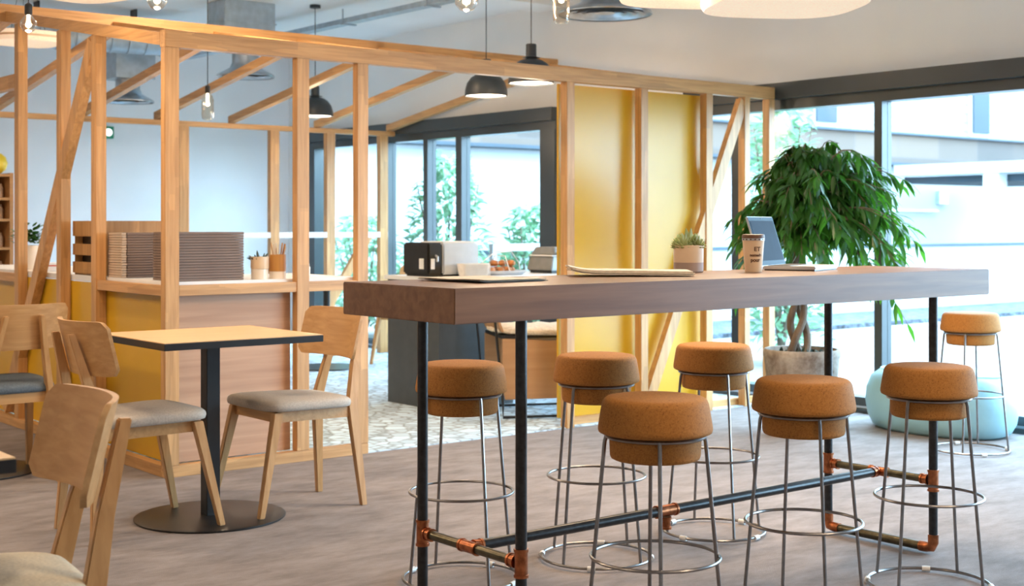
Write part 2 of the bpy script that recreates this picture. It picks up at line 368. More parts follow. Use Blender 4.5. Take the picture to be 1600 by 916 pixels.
tp('counter_rail', MB().box(2.77, 2.81, 6.171, 6.979, .874, .925), M['timberY'], bevel=.002)
tp('counter_rail', MB().box(2.77, 2.81, 8.262, 9.6, .874, .925), M['timberY'], bevel=.002)
tp('base_rail', MB().box(2.765, 3.917, 6.12, 6.17, .0, .056), M['timberX'], bevel=.002)
tp('base_rail', MB().box(2.765, 2.815, 6.171, 9.6, .0, .056), M['timberY'], bevel=.002)
tp('base_rail', MB().box(5.38, 7.139, 6.185, 6.225, .0, .05), M['timberX'], bevel=.002)
tp('far_rail', MB().box(4.99, 7.12, VF+.001, VF+.059, 1.10, 1.15), M['counterwhite'])
ct = MB().box(2.815, 3.90, 6.172, 6.9, .908, .94).box(2.825, 3.4, 6.9, 9.6, .908, .94)
tag(tp('counter_top', ct, M['counterwhite'], bevel=.002), 'white counter top')
tag(tp('counter_panel', MB().box(2.84, 3.484, 6.19, 6.205, .057, .905), M['panel_oak']), 'brown oak laminate panel')
tag(tp('counter_panel', MB().box(3.47, 3.484, 6.206, 6.85, .057, .905), M['yellow']), 'yellow end panel')
tag(tp('yellow_panel', MB().box(2.824, 2.838, 6.207, 9.58, .057, .905), M['yellow']), 'yellow lacquered counter side')
tag(tp('yellow_panel', MB().box(5.335, 5.985, 6.22, 6.235, .051, 2.07), M['yellow']), 'tall yellow infill panel')
tag(tp('yellow_panel', MB().box(5.987, 6.60, 6.22, 6.235, .051, 2.07), M['yellow']), 'tall yellow infill panel')

# ------------------------------------------------------------------ bar table
BT = thing('bar_table', 'long wooden bar table on black pipe legs with copper fittings', 'table', (3.39, 3.18, 0))
def lt(name, mb, mat, parent=BT, **k):
    mb.v = [(x-3.39, y-3.18, z) for x, y, z in mb.v]
    return mb.build(name, mat, parent, **k)
lt('tabletop', MB().box(2.125, 4.65, 2.90, 3.46, .954, 1.05), M['bartop'], bevel=.0025)
LR = .0165
def fit(mb, p, q, r=.0195):
    p, q = Vector(p), Vector(q); d = (q-p).normalized()
    mb.tube([p, p+d*.008], r*1.1, 14); mb.tube([p+d*.006, q-d*.006], r*.98, 14); mb.tube([q-d*.008, q], r*1.1, 14)
for u in (2.385, 4.345):
    legs = []
    for v in (2.94, 3.42):
        leg = lt('leg', MB().tube([(u, v, .06), (u, v, .954)], LR, 16), M['pipe'], smooth=True)
        s = 1 if v < 3 else -1
        mb = MB(); fit(mb, (u, v, .235), (u, v, .315)); fit(mb, (u, v+s*.02, .275), (u, v+s*.05, .275), .0185)
        mb2 = MB().tube([(u, v, .075), (u, v, .045), (u, v+s*.008, .028), (u, v+s*.03, .0245), (u, v+s*.055, .0235)], .0195, 14)
        t1 = lt('pipe_tee', mb, M['copper'], smooth=True); t2 = lt('pipe_elbow', mb2, M['copper'], smooth=True)
    lt('crossbar', MB().tube([(u, 2.98, .275), (u, 3.38, .275)], .0145, 14), M['bronze'], smooth=True)
    lt('foot_bar', MB().tube([(u, 2.99, .0235), (u, 3.37, .0235)], .0165, 14), M['bronze'], smooth=True)
    mb = MB(); fit(mb, (u, 3.14, .275), (u, 3.22, .275), .018); s = 1 if u < 3 else -1
    fit(mb, (u+s*.015, 3.18, .275), (u+s*.045, 3.18, .275), .018)
    lt('pipe_tee', mb, M['copper'], smooth=True)
lt('footrest_rail', MB().tube([(2.42, 3.18, .275), (4.31, 3.18, .275)], .0165, 16), M['pipe'], smooth=True)
mb = MB(); fit(mb, (3.15, 3.18, .275), (3.24, 3.18, .275), .0195); fit(mb, (3.195, 3.18, .255), (3.195, 3.18, .215), .0175)
lt('pipe_tee', mb, M['copper'], smooth=True)

# ------------------------------------------------------------------ cork stools
def ringpts(r, z, n=48): return [(r*math.cos(2*PI*k/n), r*math.sin(2*PI*k/n), z) for k in range(n)]
def make_stool():
    t = thing('bar_stool', '', 'stool')
    MB().lathe([(0.001,.748),(.08,.7475),(.122,.745),(.134,.743),(.142,.737),(.147,.727),(.152,.700),(.1575,.665),(.158,.656),(.156,.649),(.150,.646),(.127,.645),(.1265,.62),(.125,.585),(.122,.577),(.116,.574),(.001,.574)], 56, cap=True).build('seat', M['cork'], t, smooth=True, sharp=60)
    MB().tube(ringpts(.1345, .6375), .0052, 8, True).build('seat_ring', M['steel'], t, smooth=True)
    for k in range(4):
        a = k*PI/2; c, s = math.cos(a), math.sin(a)
        MB().tube([(.1345*c, .1345*s, .6375), (.139*c, .139*s, .62), (.196*c, .196*s, .012)], .0056, 8).build('leg', M['steel'], t, smooth=True)
    MB().tube(ringpts(.1775, .305), .0048, 8, True).build('foot_ring', M['steel'], t, smooth=True)
    r = MB().tube(ringpts(.2, .0115), .0055, 8, True).build('base_ring', M['steel'], t, smooth=True)
    for k in range(4):
        a = k*PI/2+.55
        pts = [(.2*math.cos(a+d), .2*math.sin(a+d), .0105) for d in (-.07, -.035, 0, .035, .07)]
        MB().tube(pts, .0098, 10).build('glide', M['clip'], r, smooth=True)
    return t
st = make_stool()
spots = [(2.77, 3.74, 30, 'cork bar stool behind left end of bar table, beside the back left pipe leg'),
         (3.333, 3.673, 50, 'cork bar stool on the far side of the bar table, middle of its row'),
         (3.978, 3.695, 15, 'cork bar stool on the far side of the bar table, nearest the yellow panels'),
         (2.645, 2.674, -1, 'largest cork bar stool, nearest the camera in front of the table'),
         (3.31, 2.70, 8, 'cork bar stool on the near side of the table, middle of the front row'),
         (3.95, 2.69, 44, 'cork bar stool on the near side, at the right end of the table'),
         (6.49, 4.16, 60, 'cork bar stool standing alone in front of the blue pouf')]
for i, (u, v, a, lab) in enumerate(spots):
    o = st if i == 0 else copy_tree(st)
    o.location = (u, v, .0008 if i < 6 else 0.0008); o.rotation_euler = (0, 0, math.radians(a-38.66))
    tag(o, lab, 'stool', 'cork and wire bar stools')

# ------------------------------------------------------------------ wooden chairs
def make_chair():
    t = thing('dining_chair', '', 'chair')
    for s in (-1, 1):
        MB().post([(.252, s*.218, 0.0, .026, .026), (.17, s*.186, .425, .042, .036)]).build('leg', M['beechZ'], t, bevel=.003)
        MB().post([(-.262, s*.188, 0.0, .028, .024), (-.222, s*.152, .385, .046, .03), (-.217, s*.147, .44, .048, .03), (-.245, s*.118, .60, .038, .028), (-.293, s*.082, .80, .028, .024)]).build('leg', M['beechZ'], t, bevel=.003)
    fr = MB()
    c = [(.165, -.17), (.165, .17), (-.20, .145), (-.20, -.145)]
    for i in range(4):
        a, b = c[i], c[(i+1) % 4]
        fr.bar((a[0], a[1], .408), (b[0], b[1], .408), .02, .05)
    fr.build('seat_frame', M['beechY'], t)
    rs = []
    for z, g in ((.430, .93), (.434, .985), (.447, 1.0), (.459, .99), (.468, .95), (.474, .86), (.479, .68), (.4815, .4), (.482, .1)):
        rs.append([(x*1.0, y*(1-.16*(.22-x)/.44), z) for x, y, z in supel(.002, 0, .228*g, .232*g, z, 48, 5)])
    MB().rings(rs).build('seat_cushion', M['fabric'], t, smooth=True, sharp=80)
    nx, nz = 24, 8; F = []; B = []
    for i in range(nx+1):
        q = -1+2*i/nx; y = .235*q; x0 = -.257+.07*q*q
        hh = .107; e = max(0, abs(q)-.86)/.14; hh2 = hh-.028*(1-math.sqrt(max(0, 1-e*e)))
        for j in range(nz+1):
            r_ = -1+2*j/nz; z = .742+hh2*r_; x = x0-(z-.742)*.22
            F.append((x+.007, y, z)); B.append((x-.007, y, z))
    N = (nx+1)*(nz+1); fs = []
    idx = lambda i, j: i*(nz+1)+j
    for i in range(nx):
        for j in range(nz):
            fs.append((idx(i,j), idx(i+1,j), idx(i+1,j+1), idx(i,j+1))); fs.append(tuple(N+k for k in (idx(i,j), idx(i,j+1), idx(i+1,j+1), idx(i+1,j))))
    bd = [idx(i,0) for i in range(nx+1)]+[idx(nx,j) for j in range(1,nz+1)]+[idx(i,nz) for i in range(nx-1,-1,-1)]+[idx(0,j) for j in range(nz-1,0,-1)]
    for k in range(len(bd)):
        a, b = bd[k], bd[(k+1) % len(bd)]; fs.append((a, b, N+b, N+a))
    MB().add(F+B, fs).build('backrest', M['beechY'], t, smooth=True, sharp=50)
    return t
ch = make_chair()
def cushion_mat(o, m):
    for c in o.children:
        if c.name.startswith('seat_cushion'):
            c.data = c.data.copy(); c.data.materials[0] = m
chairs = [(2.24, 5.2, 0, 'wooden chair with oatmeal seat at left side of the square table', None),
          (2.92, 5.2, 180, 'wooden chair with oatmeal seat at right side of the square table', None),
          (.885, 2.95, 173, 'wooden chair cropped at bottom left, cream seat, nearest the camera', 'fabric_cream'),
          (2.15, 6.60, 90, 'wooden chair with slate grey seat cushion at left edge by yellow counter', 'greyfab'),
          (6.72, 9.85, 200, 'small far wooden chair beside the far window inside the timber frame', None)]
for i, (u, v, a, lab, mt) in enumerate(chairs):
    o = ch if i == 0 else copy_tree(ch)
    o.location = (u, v, .013 if i in (0, 1) else 0); o.rotation_euler = (0, 0, math.radians(a))
    if i < 4: o.location.z = .0066; o.rotation_euler[1] = -.0243   # front feet stand on the table's base disc
    if mt: cushion_mat(o, M[mt])
    tag(o, lab, 'chair', 'wooden dining chairs')
for o in bpy.data.objects:
    if o.name.startswith('dining_chair') and o.location.x > 6: o.location.z = .007

def cafe_table(loc, lab, w=.35, d=.325):
    t = thing('cafe_table', lab, 'table', loc)
    MB().lathe([(.305, 0), (.31, .004), (.31, .008), (.30, .0115), (.04, .0125)], 64).build('base', M['black'], t, smooth=True, sharp=30)
    MB().box(-.03, .03, -.03, .03, .0115, .735).build('column', M['black'], t, bevel=.002)
    MB().box(-w, w, -d, d, .735, .7615).build('edge_band', M['black'], t, bevel=.001)
    MB().box(-w+.0015, w-.0015, -d+.0015, d-.0015, .7616, .765).build('tabletop', M['tabletop'], t)
    return t
cafe_table((2.55, 5.2, 0), 'square pale wood cafe table with black edge on round black base')
cafe_table((.55, 3.0, 0), 'cafe table corner cropped at left edge, nearest the camera')
cafe_table((2.10, 6.88, 0), 'cafe table behind the grey-cushioned chair, black base disc at left edge')
ft = thing('cafe_table', 'far cafe table inside the timber frame, black disc base', 'table', (5.95, 9.95, .006))
MB().lathe([(.28, 0), (.285, .004), (.28, .012), (.04, .014)], 48).build('base', M['black'], ft, smooth=True, sharp=30)
MB().lathe([(.03, .0135), (.03, .735)], 24).build('column', M['black'], ft, smooth=True, sharp=30)
MB().lathe([(.3, .735), (.3, .76)], 48).build('tabletop', M['tabletop'], ft, smooth=True, sharp=30)

# ------------------------------------------------------------------ things on the bar table
ZT = 1.0505
lp = thing('laptop', 'open silver laptop with dark blue screen on the bar table', 'laptop', (4.03, 3.30, ZT), math.radians(-68.66))
b_ = MB().box(-.10, .10, -.14, .14, .004, .017).build('base', M['silver'], lp, bevel=.003)
MB().box(-.085, .0, -.125, .125, .0172, .0185).build('keyboard', M['black'], b_)
MB().box(-.095, .095, -.135, .135, 0, .0038).build('underside', M['black'], lp)
S = MB().box(-.004, .004, -.14, .14, 0, .195); S2 = MB().box(.0042, .0055, -.128, .128, .022, .178); S3 = MB().lathe([(.0025, 0), (.0025, .001)], 12)
R = Matrix.Translation((-.108, 0, .012)) @ Matrix.Rotation(math.radians(-17), 4, 'Y')
for m_ in (S, S2): m_.v = [tuple(R @ Vector(p)) for p in m_.v]
S3.v = [tuple(R @ Vector((.0045+z, x, .187+y))) for x, y, z in S3.v]
lid = S.build('lid', M['silver'], lp, bevel=.002); S2.build('screen', M['screen'], lid); S3.build('camera_dot', M['black'], lid)
bez = MB().box(.0041, .0044, -.138, .138, .004, .193); bez.v = [tuple(R @ Vector(p)) for p in bez.v]
bz = bez.build('bezel', plain('blue grey bezel', (.015, .045, .085), .5, spec=.1), lid)

cup = thing('travel_cup', 'pale travel cup with brown lid band and lettering, left of laptop', 'cup', (3.72, 3.262, ZT), math.radians(-62))
cb = MB().lathe([(.001, .001), (.030, 0), (.0305, .003), (.0385, .108), (.0395, .112), (.001, .112)], 40).build('body', M['potpeach'], cup, smooth=True)
MB().lathe([(.0405, .1125), (.0405, .120), (.001, .120)], 40).build('lid_band', M['silver'], cup, smooth=True, sharp=30)
MB().lathe([(.0408, .1205), (.0412, .124), (.0395, .133), (.036, .1345), (.001, .1345)], 40).build('lid', M['brown'], cup, smooth=True, sharp=30)
dm = MB()
for k in range(16):
    a = 2*PI*k/16; dm.box(-.003, .003, -.0006, .0006, .114, .1185)
    dm.v[-8:] = [(x*math.cos(a)-(y-.0411)*math.sin(a), x*math.sin(a)+(y-.0411)*math.cos(a), z) for x, y, z in dm.v[-8:]]
dm.build('band_marks', M['brown'], cup)
def wrap_text(body, size, z, r, parent, mat, ang=0):
    c = bpy.data.curves.new('lettering', 'FONT'); c.body = body; c.size = size; c.align_x = 'CENTER'; c.extrude = .0004; c.offset = .0006
    o = bpy.data.objects.new('tmp', c); COL.objects.link(o); bpy.context.view_layer.update()
    me = bpy.data.meshes.new_from_object(o.evaluated_get(bpy.context.evaluated_depsgraph_get())); bpy.data.objects.remove(o)
    for v in me.vertices:
        x, y, zz = v.co; a = ang + x/r - PI/2; rr = r+.0002+zz+(y+z-.06)*.073
        v.co = (rr*math.cos(a), rr*math.sin(a), z+y)
    me.materials.clear(); me.materials.append(mat)
    t = bpy.data.objects.new('lettering', me); COL.objects.link(t); t.parent = parent; return t
wrap_text('ET', .021, .075, .0352, cb, M['brown'], .62)
wrap_text('nomade', .0135, .056, .0352, cb, M['brown'], .5)
wrap_text('pour', .018, .037, .0352, cb, M['brown'], .45)

sp_ = thing('succulent_pot', 'small succulent in a peach and taupe pot on bar table', 'plant', (3.515, 3.385, ZT))
pt = MB().lathe([(.001, 0), (.050, 0), (.0525, .003), (.053, .0345)], 40, cap=False).build('pot_foot', M['potgrey'], sp_, smooth=True)
MB().lathe([(.053, .0346), (.054, .094), (.0525, .096), (.049, .094), (.048, .082), (.001, .082)], 40, cap=False).build('pot', M['potpeach'], sp_, smooth=True)
MB().lathe([(.0475, .0825), (.02, .086), (.001, .087)], 24).build('soil', M['soil'], sp_)
sm = MB()
def fleshy(mb, c, d, L, wd, th):
    d = Vector(d).normalized(); a = d.cross(Vector((0,0,1))).normalized() if abs(d.z) < .98 else Vector((1,0,0)); b = a.cross(d); rs = []
    for q, k in ((0,.45),(.25,.9),(.5,1),(.75,.75),(.93,.3),(1,.03)):
        rs.append([Vector(c)+d*L*q+a*wd*k*math.cos(t*PI/3)+b*th*k*math.sin(t*PI/3) for t in range(6)])
    mb.rings(rs)
for cx, cy, sc in ((0,0,1), (.03,.012,.7), (-.032,-.008,.75), (.01,-.033,.65), (-.01,.034,.7), (.036,-.022,.5), (-.038,.022,.5)):
    for ring_, (n_, el) in enumerate(((4, 80), (6, 58), (8, 32), (7, 12))):
        for k in range(n_):
            a = 2*PI*(k+.5*ring_)/n_+cx*40; e = math.radians(el)
            fleshy(sm, (cx, cy, .084), (math.cos(a)*math.cos(e), math.sin(a)*math.cos(e), math.sin(e)), .075*sc*(1-.13*ring_), .0125*sc, .0055*sc)
sm.build('rosettes', M['succulent'], sp_, smooth=True)

def sheets(parent, L, W_, n, z0, dz, warp, mats, curl=0.0, name='page'):
    for i in range(n):
        g = MB(); N = 12; ox = random.uniform(-.006, .006); oy = random.uniform(-.005, .005); top = []; bot = []
        for a in range(N+1):
            for b in range(5):
                x = -L/2+L*a/N+ox; y = -W_/2+W_*b/4+oy; q = a/N
                z = z0+i*dz+warp*math.sin(q*PI*1.3+.4)*.5+curl*max(0, .25-q)**2*12+.0015*math.sin(b*1.7+i)+warp
                top.append((x, y, z+dz*.8)); bot.append((x, y, z))
        K = len(top); fs = []
        for a in range(N):
            for b in range(4):
                p = a*5+b; fs.append((p, p+5, p+6, p+1)); fs.append((K+p, K+p+1, K+p+6, K+p+5))
        bd = [a*5 for a in range(N+1)]+[N*5+b for b in range(1,5)]+[a*5+4 for a in range(N-1,-1,-1)]+[b for b in range(3,0,-1)]
        for k in range(len(bd)):
            a, b = bd[k], bd[(k+1) % len(bd)]; fs.append((a, b, K+b, K+a))
        g.add(top+bot, fs).build(name, mats[i % len(mats)], parent, smooth=True, sharp=40)
nw = thing('newspaper', 'folded newspaper lying in the middle of the bar table', 'newspaper', (3.12, 3.275, ZT), math.radians(-36))
sheets(nw, .40, .20, 5, .001, .0032, .0035, [M['paper']], curl=.018)
mg = thing('magazine', 'flat magazine with dark cover edge at left end of bar table', 'magazine', (2.50, 3.265, ZT), math.radians(4))
sheets(mg, .27, .29, 1, .0005, .0018, .0004, [M['black']], curl=.004, name='cover')
sheets(mg, .266, .28, 2, .0025, .0022, .0004, [M['paperprint'], M['paper']], curl=.004)

# ------------------------------------------------------------------ stacks and cups on the counter
ORD = ['topmost', 'second from top', 'third from top', 'fourth from top', 'fifth from top', 'sixth from top', 'seventh from top', 'eighth from top', 'ninth from top', 'ninth from bottom', 'eighth from bottom', 'seventh from bottom', 'sixth from bottom', 'fifth from bottom', 'fourth from bottom', 'third from bottom', 'second from bottom', 'lowest']
def stack(u0, u1, v0, v1, n, dz, mats, label_base, group, z0=.9405):
    g = MB().box(u0, u1, v0, v1, 0, dz-.0012); src = None
    g.v = [(x-u0, y-v0, z) for x, y, z in g.v]
    for i in range(n):
        if src is None:
            src = g.build('stacked_tray', mats, bevel=.0022); o = src
        else:
            o = src.copy(); COL.objects.link(o)
        o.location = (u0+random.uniform(-.0015, .0015), v0+random.uniform(-.0015, .0015), z0+i*dz)
        tag(o, ORD[n-1-i]+' '+label_base, 'tray', group)
    return src
def stackmat():
    return [M['sheet']]
stack(2.862, 3.225, 6.20, 6.48, 18, .0135, [M['sheet']], 'grey-brown tray in the wide counter stack right of the corner post', 'trays in the wide counter stack')
s2 = stack(2.862, 3.10, 6.80, 7.06, 18, .0132, [M['sheet']], 'brown tray in the counter stack left of the corner post', 'trays in the left counter stack')
s3 = stack(2.832, 2.859, 6.80, 6.975, 18, .0132, [M['sheet_end']], 'beige sheet in the narrow counter stack near the slatted crate', 'beige sheets on the counter')
for o in bpy.data.objects:
    if o.get('group') == 'beige sheets on the counter': o.name = 'stacked_sheet'; o['category'] = 'sheet'
cr = thing('slatted_crate', 'wooden crate with slatted side on the counter behind the tray stacks', 'crate', (2.84, 7.15, .9405))
for z in (.01, .11, .215): MB().box(0, .012, 0, .36, z, z+.062 if z < .2 else z+.085).build('slat', M['crate'], cr)
MB().box(0.012, .40, 0, .012, 0, .30).box(.012, .40, .348, .36, 0, .30).box(.388, .4, .0121, .3479, 0, .3).build('side_board', M['crate'], cr)
MB().box(.013, .387, .013, .347, .001, .013).build('base_board', M['crate'], cr)
MB().box(.05, .38, .02, .34, .014, .26).build('black_core', M['black'], cr)  # solid black block inside the crate, keeps the slat gaps dark

def counter_cup(u, v, lab, r, h, woodtop):
    t = thing('counter_cup', lab, 'cup', (u, v, .9405))
    if woodtop:
        MB().lathe([(.001,0),(r,0),(r,h*.3)], 32, cap=False).build('foot', M['ceramic'], t, smooth=True, sharp=30)
        MB().lathe([(r*1.02,h*.3+.0005),(r*1.02,h),(r*.93,h),(r*.93,h*.4),(.001,h*.4)], 32, cap=False).build('body', M['woodcup'], t, smooth=True, sharp=30)
    else:
        MB().lathe([(.001,0),(r,0),(r*1.03,h*.45)], 32, cap=False).build('body', M['ceramic'], t, smooth=True, sharp=30)
        MB().lathe([(r*1.05,h*.46),(r*1.08,h*.5),(r*1.08,h),(r*.96,h),(r*.94,h*.55),(.001,h*.55)], 32, cap=False).build('rim_band', M['potpeach'], t, smooth=True, sharp=30)
    return t
c1 = counter_cup(3.335, 6.24, 'cream ceramic pot with small dark plant beside the wide tray stack', .043, .115, False)
pm = MB()
for k in range(16):
    a = random.random()*2*PI; e = random.uniform(.3, 1.3); fleshy(pm, (.015*math.cos(a), .015*math.sin(a), .09), (math.cos(a)*math.cos(e), math.sin(a)*math.cos(e), math.sin(e)), random.uniform(.03, .065), .008, .005)
pm.build('plant', plain('dark grey green leaf', (.08, .11, .09), .6), c1, smooth=True)
c2 = counter_cup(3.435, 6.235, 'wooden cup with white foot holding stirring sticks, by the counter post', .043, .125, True)
for k in range(14):
    a = random.random()*2*PI; r0 = random.uniform(.005, .03); ln = random.uniform(.13, .165)
    st_ = tag(MB().bar((r0*math.cos(a)*.5, r0*math.sin(a)*.5, 0), (r0*math.cos(a)*1.6, r0*math.sin(a)*1.6, ln-.03), .007, .002, (math.cos(a+1), math.sin(a+1), 0)).build('stirring_stick', M['ceramic'] if k % 2 else M['shelf']), 'thin wooden stirring stick standing in the wooden counter cup', 'stick', 'sticks in the counter cup')
    st_.location = (3.435, 6.235, .9405+.052)
    if k >= 0: st_.location = (3.435, 6.235, .992)
jar = thing('white_jar', 'small white jar on the counter right of the second counter post', 'jar', (3.66, 6.35, .9405))
MB().lathe([(.001,0),(.03,0),(.032,.05),(.026,.06)], 28, cap=False).build('body', M['ceramic'], jar, smooth=True)
MB().lathe([(.027,.0605),(.027,.07),(.001,.072)], 28, cap=False).build('lid', M['clip'], jar, smooth=True)

# left counter plant and box
pp = thing('counter_plant', 'bushy green plant in white pot on counter behind leftmost post', 'plant', (2.93, 8.45, .9405))
MB().lathe([(.001,0),(.05,0),(.062,.15),(.056,.15),(.05,.12),(.001,.12)], 28, cap=False).build('pot', M['ceramic'], pp, smooth=True, sharp=40)
pl = MB()
for k in range(160):
    a = random.random()*2*PI; e = random.uniform(-.2, 1.4); q = random.uniform(.02, .11)
    c = (q*math.cos(a)*math.cos(e), q*math.sin(a)*math.cos(e), .18+q*math.sin(e))
    fleshy(pl, c, (math.cos(a), math.sin(a), random.uniform(-.5, .9)), .04, .013, .002)
pl.build('foliage', M['leaf'], pp, smooth=True)
bx = thing('white_box', 'white box with red stripe on the counter left of the diagonal brace', 'box', (2.93, 8.10, .9405))
MB().box(-.06, .06, -.07, .07, 0, .05).build('body', M['clip'], bx, bevel=.003)
MB().box(-.061, .061, -.071, .071, .03, .038).build('stripe', plain('red stripe', (.5, .08, .05), .5), bx)

# shelf unit at far left
sh = thing('shelf_unit', 'wooden shelf unit at the left edge of the photo', 'shelf', (3.1, 11.35, .0065))
MB().box(.57, .60, -.28, .02, 0, 1.63).build('side_board', M['shelf'], sh)
MB().box(-.60, -.57, -.28, .02, 0, 1.63).build('side_board', M['shelf'], sh)
for z in (.42, .80, 1.03, 1.26, 1.43, 1.62):
    MB().box(-.569, .569, -.28, .02, z-.02, z).build('shelf_board', M['shelf'], sh)
MB().box(-.57, .57, .021, .03, 0, 1.62).build('back_board', M['shelf'], sh)
rows = [(.8005, 'second lowest'), (1.0305, 'middle'), (1.2605, 'upper'), (1.4305, 'top')]
jp = MB().lathe([(.001,0),(.035,0),(.038,.02),(.038,.08),(.028,.1),(.028,.115),(.001,.116)], 20, cap=False)
jsrc = None
for z, nm in rows:
    for k in range(5):
        if jsrc is None: jsrc = jp.build('shelf_jar', M['jarpink'], smooth=True); o = jsrc
        else: o = jsrc.copy(); COL.objects.link(o)
        o.location = (3.16+k*.115, 11.2, z+.0067); tag(o, 'small jar standing in the %s row of the left edge shelf unit' % nm, 'jar', 'jars on the %s shelf' % nm)
yb = MB().lathe([(.001,0),(.04,.01),(.075,.04),(.09,.09),(.075,.14),(.04,.17),(.001,.18)], 28, cap=False).build('yellow_ball', M['balloon'], smooth=True)
yb.location = (3.61, 11.22, 1.627); tag(yb, 'yellow ball on top of the left edge shelf unit', 'ball')

# ------------------------------------------------------------------ back counter with machines
bc = thing('service_counter', 'dark grey service counter inside the timber frame', 'counter', (5.15, 7.2, .006))
MB().box(0, .62, 0, .6, 0, .84).build('body', M['charcoal'], bc)
MB().box(-.02, 1.42, -.02, .62, .841, .868).build('counter_top', M['counterwhite'], bc, bevel=.002)
MB().box(1.36, 1.40, 0, .6, 0, .84).build('end_panel', M['charcoal'], bc)
ZC = .8745
cm = thing('coffee_machine', 'black and pale blue coffee machine on the back counter', 'appliance', (5.15, 7.32, ZC))
MB().box(0, .12, 0, .30, .012, .225).build('front_housing', M['black'], cm, bevel=.012)
MB().box(.121, .42, .0, .30, .012, .22).build('body', M['machine'], cm, bevel=.01)
MB().box(.13, .41, .02, .28, .2205, .232).build('lid', M['clip'], cm, bevel=.004)
MB().box(.02, .40, .02, .28, 0, .0118).build('base', M['black'], cm)
MB().box(-.004, -.0005, .05, .10, .05, .12).box(.02, .05, -.004, -.0005, .05, .12).build('spout_label', M['clip'], cm)
MB().tube([(.06, -.02, .10), (.06, -.02, .13), (.06, .0, .14)], .008, 8).build('spout', M['silver'], cm)
wb = thing('ribbed_basket', 'off-white ribbed basket beside the coffee machine', 'basket', (5.47, 7.25, ZC))
MB().rings([supel(0, 0, .12*g, .05*g, z, 32) for g, z in ((.85,0),(.95,.05),(1,.085),(.93,.085),(.85,.02))]).build('body', M['wicker'], wb, smooth=True, sharp=40)
rb = MB()
for x in range(-10, 11): rb.box(x*.01-.002, x*.01+.002, -.053, -.0485, .005, .08)
rb.build('ribs', M['clip'], wb)
tr = thing('pastry_tray', 'clear domed tray on the back counter under the pendants', 'tray', (5.78, 7.36, ZC))
MB().rings([supel(0, 0, .19*g, .12*g, z, 36, 3) for g, z in ((.85,0),(1,.02),(1.02,.03),(.95,.03),(.85,.012))]).build('tray', M['silver'], tr, smooth=True, sharp=40)
MB().tube([(-.17, 0, .03), (-.15, 0, .09), (-.05, 0, .15), (.1, 0, .16), (.17, 0, .08), (.18, 0, .03)], .004, 6).tube([(0, -.11, .03), (0, -.06, .13), (0, .06, .13), (0, .11, .03)], .004, 6).build('cover_hoops', M['clip'], tr, smooth=True)
ps = None
for k, (x, y, z) in enumerate([(-.1,-.03,.03),(-.03,-.045,.03),(.04,-.03,.03),(.1,.0,.03),(-.07,.04,.03),(0,.04,.03),(.07,.04,.03),(-.05,0,.075),(.02,0,.075),(.095,-.0,.074)]):
    if ps is None: ps = MB().rings([supel(0,0,.036*g,.028*g,z_,16,2.2) for g,z_ in ((.3,-.02),(.8,-.014),(1,0),(.85,.014),(.4,.022),(.05,.024))]).build('pastry', M['pastry'], smooth=True); o = ps
    else: o = ps.copy(); COL.objects.link(o)
    o.location = (5.78+x, 7.36+y, ZC+z+.003); o.rotation_euler = (0, 0, k*1.3)
    tag(o, 'brown glazed pastry piled in the tray on the back counter', 'pastry', 'pastries on the back counter')
gr = thing('contact_grill', 'grey lidded grill at the right end of the back counter', 'appliance', (6.32, 7.42, ZC))
MB().hexa([(-.17,-.14,.02),(.17,-.14,.02),(.17,.14,.02),(-.17,.14,.02)], [(-.14,-.12,.12),(.17,-.12,.12),(.17,.13,.12),(-.14,.13,.12)]).build('body', M['greymetal'], gr, bevel=.006)
MB().hexa([(-.14,-.13,.13),(.17,-.13,.13),(.17,.13,.13),(-.14,.13,.13)], [(-.11,-.10,.185),(.16,-.10,.185),(.16,.11,.185),(-.11,.11,.185)]).build('lid', M['greymetal'], gr, bevel=.006)
MB().box(-.15, .17, -.125, .125, .1205, .1295).build('seam', M['clip'], gr)
MB().tube([(-.1,-.13,.15),(-.1,-.18,.15),(.12,-.18,.15),(.12,-.13,.15)], .008, 8).build('handle', M['black'], gr)
MB().box(-.15,.16,-.12,.12,0,.0195).build('feet', M['black'], gr)
for o in (gr,): o.location.x = 6.35

# ------------------------------------------------------------------ lounge chair of curved plywood
lc = thing('lounge_chair', 'plywood lounge chair with sheepskin seat and black frame, behind bar table', 'chair', (5.62, 6.75, .006), math.radians(-25))
def slab(outline, y0, y1):
    n = len(outline); vs = [(x, y0, z) for x, z in outline]+[(x, y1, z) for x, z in outline]
    return MB().add(vs, [tuple(range(n)), tuple(reversed(range(n, 2*n)))]+[(i, (i+1) % n, n+(i+1) % n, n+i) for i in range(n)])
arc = [(-.30, .20), (-.30, .50), (.33, .47)]+[(.33+.02*math.sin(t), .47-.30*t/1.4*.9) for t in (.3, .6)]+[(.30, .28), (.24, .18), (.12, .12), (-.28, .12)]
slab(arc, -.26, -.24).build('side_panel', M['ply'], lc)
slab(arc, .24, .26).build('side_panel', M['ply'], lc)
MB().lathe([(.007,0),(.007,.003),(.001,.003)], 12).build('bolt', M['black'], lc)
bolt = [c for c in lc.children if c.name.startswith('bolt')][0]; bolt.location = (.1, -.2605, .37); bolt.rotation_euler = (PI/2, 0, 0)
MB().box(-.30, .37, -.239, .239, .50, .52).build('seat', M['black'], lc)
fur = MB().rings([[(x, y, z+.008*math.sin(x*40)*math.cos(y*37)) for x, y, z in supel(.04, 0, .36*g, .27*g, z, 40, 4)] for g, z in ((.9,.522),(1,.532),(1,.548),(.93,.56),(.6,.568),(.1,.57))])
fur.build('sheepskin', M['fur'], lc, smooth=True, sharp=80)
bp = []
for i in range(13):
    t = -1+i/6; bp.append((t*.235, .72+.10*math.sqrt(max(0, 1-t*t))))
back = MB(); n = len(bp)
